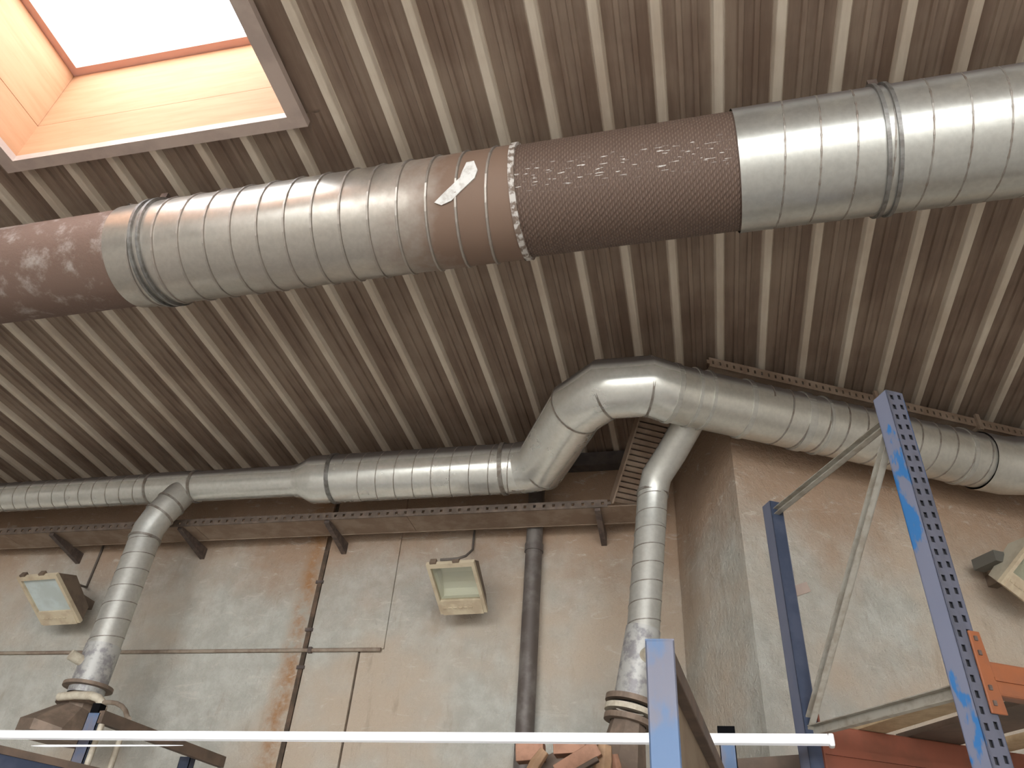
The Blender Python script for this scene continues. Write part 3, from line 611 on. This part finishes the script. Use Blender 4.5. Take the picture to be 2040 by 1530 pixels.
rb = empty('beam', on(rc, .9), 'red brown rear beam', parent=rk)
sR = V((rear.x, rear.y, 0)) + U * .075 - N_ * .02; z1 = z_on((sR.x, sR.y), 1440); z0 = z_on((sR.x, sR.y), 1530)
MB().hexa([on2(sR, 0, 0, z0), on2(sR, 2.7, 0, z0), on2(sR, 2.7, -.05, z0), on2(sR, 0, -.05, z0), on2(sR, 0, 0, z1), on2(sR, 2.7, 0, z1), on2(sR, 2.7, -.05, z1), on2(sR, 0, -.05, z1)]).build('beam_tube', 'redbrown', rb, bevel=.008)
MB().bar(on2(sR, .0, .004, (z0 + z1) / 2 - .02), on2(sR, 2.7, .004, (z0 + z1) / 2 - .02), .012, .03).build('beam_rib', 'redbrown', rb)
MB().bar(on2(sR, -.004, .006, z0 - .05), on2(sR, -.004, .006, z1 + .03), .05, .008, U).build('end_connector', 'redbrown', rb)
# boards lying across the beams; the dark ones paint the underside shade between
zb_ = max(BZ1, z1) - .0
for i, (d, mt, lb) in enumerate(((.30, 'wood', 'pale wooden shelf board crossing behind the perforated blue post'), (.62, 'wood_dark', 'shade-coloured shelf board beside the pale board on the rack beams'), (.95, 'wood', 'pale wooden shelf board on the far side of the orange beam'), (1.4, 'wood_dark', 'shade-coloured shelf board over the far end of the orange beam'))):
    a = V((pf.x, pf.y, 0)) + U * (d + W8) + N_ * .06; b = V((rear.x, rear.y, 0)) + U * (d + .06) - N_ * .1
    cf = sP + U * d; cr = sR + U * d; sl = (z1 - BZ1) / (cf - cr).dot(N_)          # slope between the two beam edges
    a.z = BZ1 + .0125 - sl * (a - cf).dot(N_); b.z = BZ1 + .0125 + sl * (cf - b).dot(N_)
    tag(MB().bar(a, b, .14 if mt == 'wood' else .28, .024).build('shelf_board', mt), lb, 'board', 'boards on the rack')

# front frame with a side board
FT = 1.6 + .8; fl_, fr_ = at_z(1285, 1276, FT), at_z(1343, 1276, FT); sd = (fr_ - fl_); FW = sd.length; sd.normalize(); fd = V((sd.y, -sd.x, 0))
ff = empty('pallet_rack', (fl_.x, fl_.y, 0), 'short chalky blue rack post carrying a brown side board', 'rack')
upright('post', ff, (fl_.x, fl_.y), FT, FW, .06, fd, sd, ('blue_front', 'blue_front'))
MB().obox(V((*((fl_ + fr_) / 2 - fd * .03).xy, FT + .002)), sd * FW / 2, fd * .03, V((0, 0, .003))).build('post_cap', 'blue_front', ff)
be = at_z(1462, 1560, FT); pd = V((be.x - fr_.x, be.y - fr_.y, 0)); PL = pd.length; pd.normalize(); pn = V((pd.y, -pd.x, 0))
s0 = V((fr_.x, fr_.y, 0)) - fd * .045 - pn * .04
MB().hexa([on(s0, .9), on(s0 + pd * PL, .9), on(s0 + pd * PL - pn * .014, .9), on(s0 - pn * .014, .9), on(s0, FT - .03), on(s0 + pd * PL, FT - .03), on(s0 + pd * PL - pn * .014, FT - .03), on(s0 - pn * .014, FT - .03)]).build('side_board', 'board', ff)
MB().bar(on(s0 + pn * .012, FT - .035), on(s0 + pd * PL + pn * .012, FT - .035), .05, .06).build('edge_rail', 'wood_dark', ff, bevel=.004)
# black capped post behind it
CT = 1.6 + 1.03; cp = at_z(1432, 1466, CT); cpost = empty('rack_post', (cp.x, cp.y, 0), 'slim blue post with a square black cap behind the brown board', 'post')
upright('post', cpost, (cp.x, cp.y), CT, .075, .07, V((0, -1, 0)), V((1, 0, 0)), ('blue_grey', 'blue_front'))
MB().box((cp.x - .004, cp.y - .004, CT - .01), (cp.x + .079, cp.y + .074, CT + .045)).build('cap', 'black', cpost)
MB().bar((cp.x + .07, cp.y + .03, CT - .13), (cp.x + .62, cp.y + .06, CT - .08), .05, .06).build('cross_rail', 'wood_dark', cpost)

# left frame
LT = 1.6 + 1.045; lp = at_z(176, 1420, LT)
lf = empty('pallet_rack', (lp.x, lp.y, 0), 'blue and dark brown rack frame under the left collecting hood', 'rack')
LS = .075
upright('post', lf, (lp.x, lp.y), LT, LS, .06, V((0, -1, 0)), V((1, 0, 0)), ('navy', 'blue_front'))
e_ = at_z(445, 1512, LT)
MB().bar((lp.x + LS + .01, lp.y, LT - .02), (e_.x, e_.y, LT - .02), .04, .065).build('top_rail', 'wood_dark', lf)
r2 = at_z(362, 1497, LT)
upright('post', lf, (r2.x, r2.y), LT - .03, LS, .06, V((0, -1, 0)), V((1, 0, 0)), ('navy', 'navy'))
MB().bar((lp.x + LS / 2, lp.y + .02, LT), (lp.x + LS / 2, lp.y + .02, LT + .05), .05, .05, (0, 1, 0)).build('cap', 'black', lf)
tra, trb = V((lp.x + LS + .01, lp.y, LT - .02)), V((e_.x, e_.y, LT - .02))
def rail_at(px):                                       # point of the top rail seen at this column
    lo, hi = 0., 1.
    for _ in range(40):
        m_ = (lo + hi) / 2; d = tra.lerp(trb, m_) - EYE; c = rt_c * d.x + fw_c * d.y + up_c * d.z
        if 1020 + FPX * c.x / c.z < px: lo = m_
        else: hi = m_
    return tra.lerp(trb, lo)
for px in (207, 248):
    a = rail_at(px); MB().tube([a - V((0, 0, .025)), V((a.x, a.y, 1.6))], .016, 10, True).build('stay_rod', 'hose', lf)
# big dark rail in front of it
nf = empty('front_rail', at_z(0, 1500, 2.3), 'thick dark navy rail', parent=lf)
a, b = at_z(-60, 1484, 1.6 + .754), at_z(290, 1562, 1.6 + .754)
MB().bar(a, b, .12, .035).build('rail_top', 'wood_dark', nf)
MB().bar(a - V((0, 0, .075)), b - V((0, 0, .075)), .1, .13).build('rail_body', 'navy', nf)
for p in (a.lerp(b, .25), a.lerp(b, .9)): MB().bar((p.x, p.y, 0), (p.x, p.y, p.z - .1), .07, .07, (0, 1, 0)).build('post', 'navy', nf)
# hose hooked over the left branch
hp = [at_y(118, 1388, LD - .165), at_y(150, 1385, LD - .181), at_y(183, 1386, LD - .178), at_y(196, 1391, LD - .17), at_y(203, 1400, LD - .165), at_y(205, 1413, LD - .16)]
tag(MB().tube(hp, .026, 14, True).build('bent_hose', 'hose'), 'cream bent hose across the collar of the left branch', 'hose')
ra = rail_at(252) + V((0, 0, .04)); hp = [hp[-2], at_y(218, 1399, LD - .2), at_y(232, 1401, LD - .27), at_y(243, 1407, LD - .36), at_y(250, 1416, LD - .45), at_y(253, 1427, LD - .53), ra]
tag(MB().tube(hp, .014, 10, True).build('thin_hose', 'conduit'), 'thin grey hose looping onto the left rack rail', 'hose')

# ------------------------------------------------------------------ white linear light
la, lb_ = at_y(-40, 1465, 3.83), at_y(1662, 1476, 3.60)
ll = empty('linear_light', (la + lb_) / 2, 'long slim white linear light crossing in front of the racking', 'light')
ld_ = (lb_ - la).normalized()
MB().bar(la, lb_ - ld_ * .02, .04, .03).build('diffuser', 'diffuser', ll)
MB().bar(la + V((0, .022, .012)), lb_ - ld_ * .02 + V((0, .022, .012)), .03, .034).build('housing', 'white', ll)
MB().bar(lb_ - ld_ * .022, lb_, .046, .05).build('end_cap', 'white', ll, bevel=.006)
# second thin strip
la2, lb2 = at_y(62, 1486, 3.80), at_y(365, 1485, 3.80)
l2 = empty('linear_light', (la2 + lb2) / 2, 'short thin white strip just below the long linear light', 'light')
MB().tube([la2, la2.lerp(lb2, .1), la2.lerp(lb2, .9), lb2], [.001, .006, .003, .001], 8, True).build('diffuser', 'diffuser', l2)
def arm(p, q_, par): MB().bar(p, q_, .014, .014).build('mount_arm', 'white', par)
def on_line(a_, b_, x): return a_.lerp(b_, (x - a_.x) / (b_.x - a_.x))
def rise(p, y): return V((p.x, y, EYE.z + (p.z - EYE.z) * y / p.y))       # stays slope gently up to the post
p = on_line(la, lb_, rear.x + .03) + V((0, .03, .006)); arm(p, rise(p, rear.y + .03), ll)
p = on_line(la, lb_, lp.x + LS / 2) + V((0, .03, .006)); arm(p, rise(p, lp.y + .008), ll)
p = on_line(la2, lb2, lp.x + LS / 2); MB().bar(p, rise(p, lp.y + .008), .008, .006).build('mount_arm', 'white', l2)
# ------------------------------------------------------------------ heap of off-cuts on a cupboard
CZ_ = 1.6 + .79
cb = empty('steel_cupboard', (-.82, 4.2, 0), 'tall dark cupboard under the heap of off-cuts', 'cupboard')
MB().box((-1.07, 4.05, 0), (-.40, 4.42, CZ_)).build('body', 'beam_dark', cb)
for x in (-1.06, -.73): MB().box((x, 4.035, .1), (x + .32, 4.052, CZ_ - .03)).build('door', 'wood_dark', cb)
def piece(nm, px0, px1, y, w_, h_, mt, lb, foot=None, rnd=False):
    a, b = at_y(*px0, y), at_y(*px1, y)
    if foot: a = b + (a - b) * ((b.z - foot) / (b.z - a.z))        # carried down until it stands
    m = MB()
    if rnd: m.tube([a, a.lerp(b, .5) + V((0, 0, .01)), b], [w_ * .5, w_ * .55, w_ * .45], 7, True, False)
    else: m.bar(a, b, w_, h_)
    tag(m.build(nm, mt, bevel=.004), lb, 'off-cut', 'off-cuts on the cupboard')
piece('wood_offcut', (1030, 1502), (1085, 1498), 4.205, .08, .085, 'terra', 'blunt pinkish off-cut lying against the down pipe')
piece('wood_offcut', (1058, 1540), (1085, 1496), 4.137, .06, .06, 'tan', 'tan off-cut leaning under the blunt pinkish one', CZ_ + .01, True)
piece('wood_offcut', (1085, 1526), (1165, 1490), 4.275, .06, .07, 'hood', 'grey brown slat leaning in the heap of off-cuts', CZ_ + .078)
piece('wood_offcut', (1105, 1494), (1168, 1490), 4.20, .096, .06, 'terra', 'short pinkish off-cut on top of the heap')
piece('wood_offcut', (1115, 1538), (1192, 1490), 4.13, .05, .075, 'terra', 'long sloping pinkish off-cut across the heap', CZ_ + .045)
piece('wood_offcut', (1128, 1548), (1192, 1512), 4.087, .04, .022, 'wood_dark', 'narrow dark batten under the long sloping off-cut', CZ_ + .02)
piece('wood_offcut', (1200, 1540), (1204, 1486), 4.205, .09, .09, 'tan', 'stout upright tan off-cut next to the brown hood', CZ_ + .042, True)
piece('wood_offcut', (1228, 1540), (1222, 1505), 4.288, .06, .06, 'terra', 'small pinkish off-cut at the rim of the hood', CZ_ + .042, True)
a, b = at_y(1040, 1545, 4.24), at_y(1238, 1545, 4.24); a.z = b.z = CZ_ + .019
tag(MB().bar(a, b, .16, .04).build('wood_offcut', 'board', bevel=.004), 'flat brown board lying under the heap of off-cuts', 'off-cut', 'off-cuts on the cupboard')
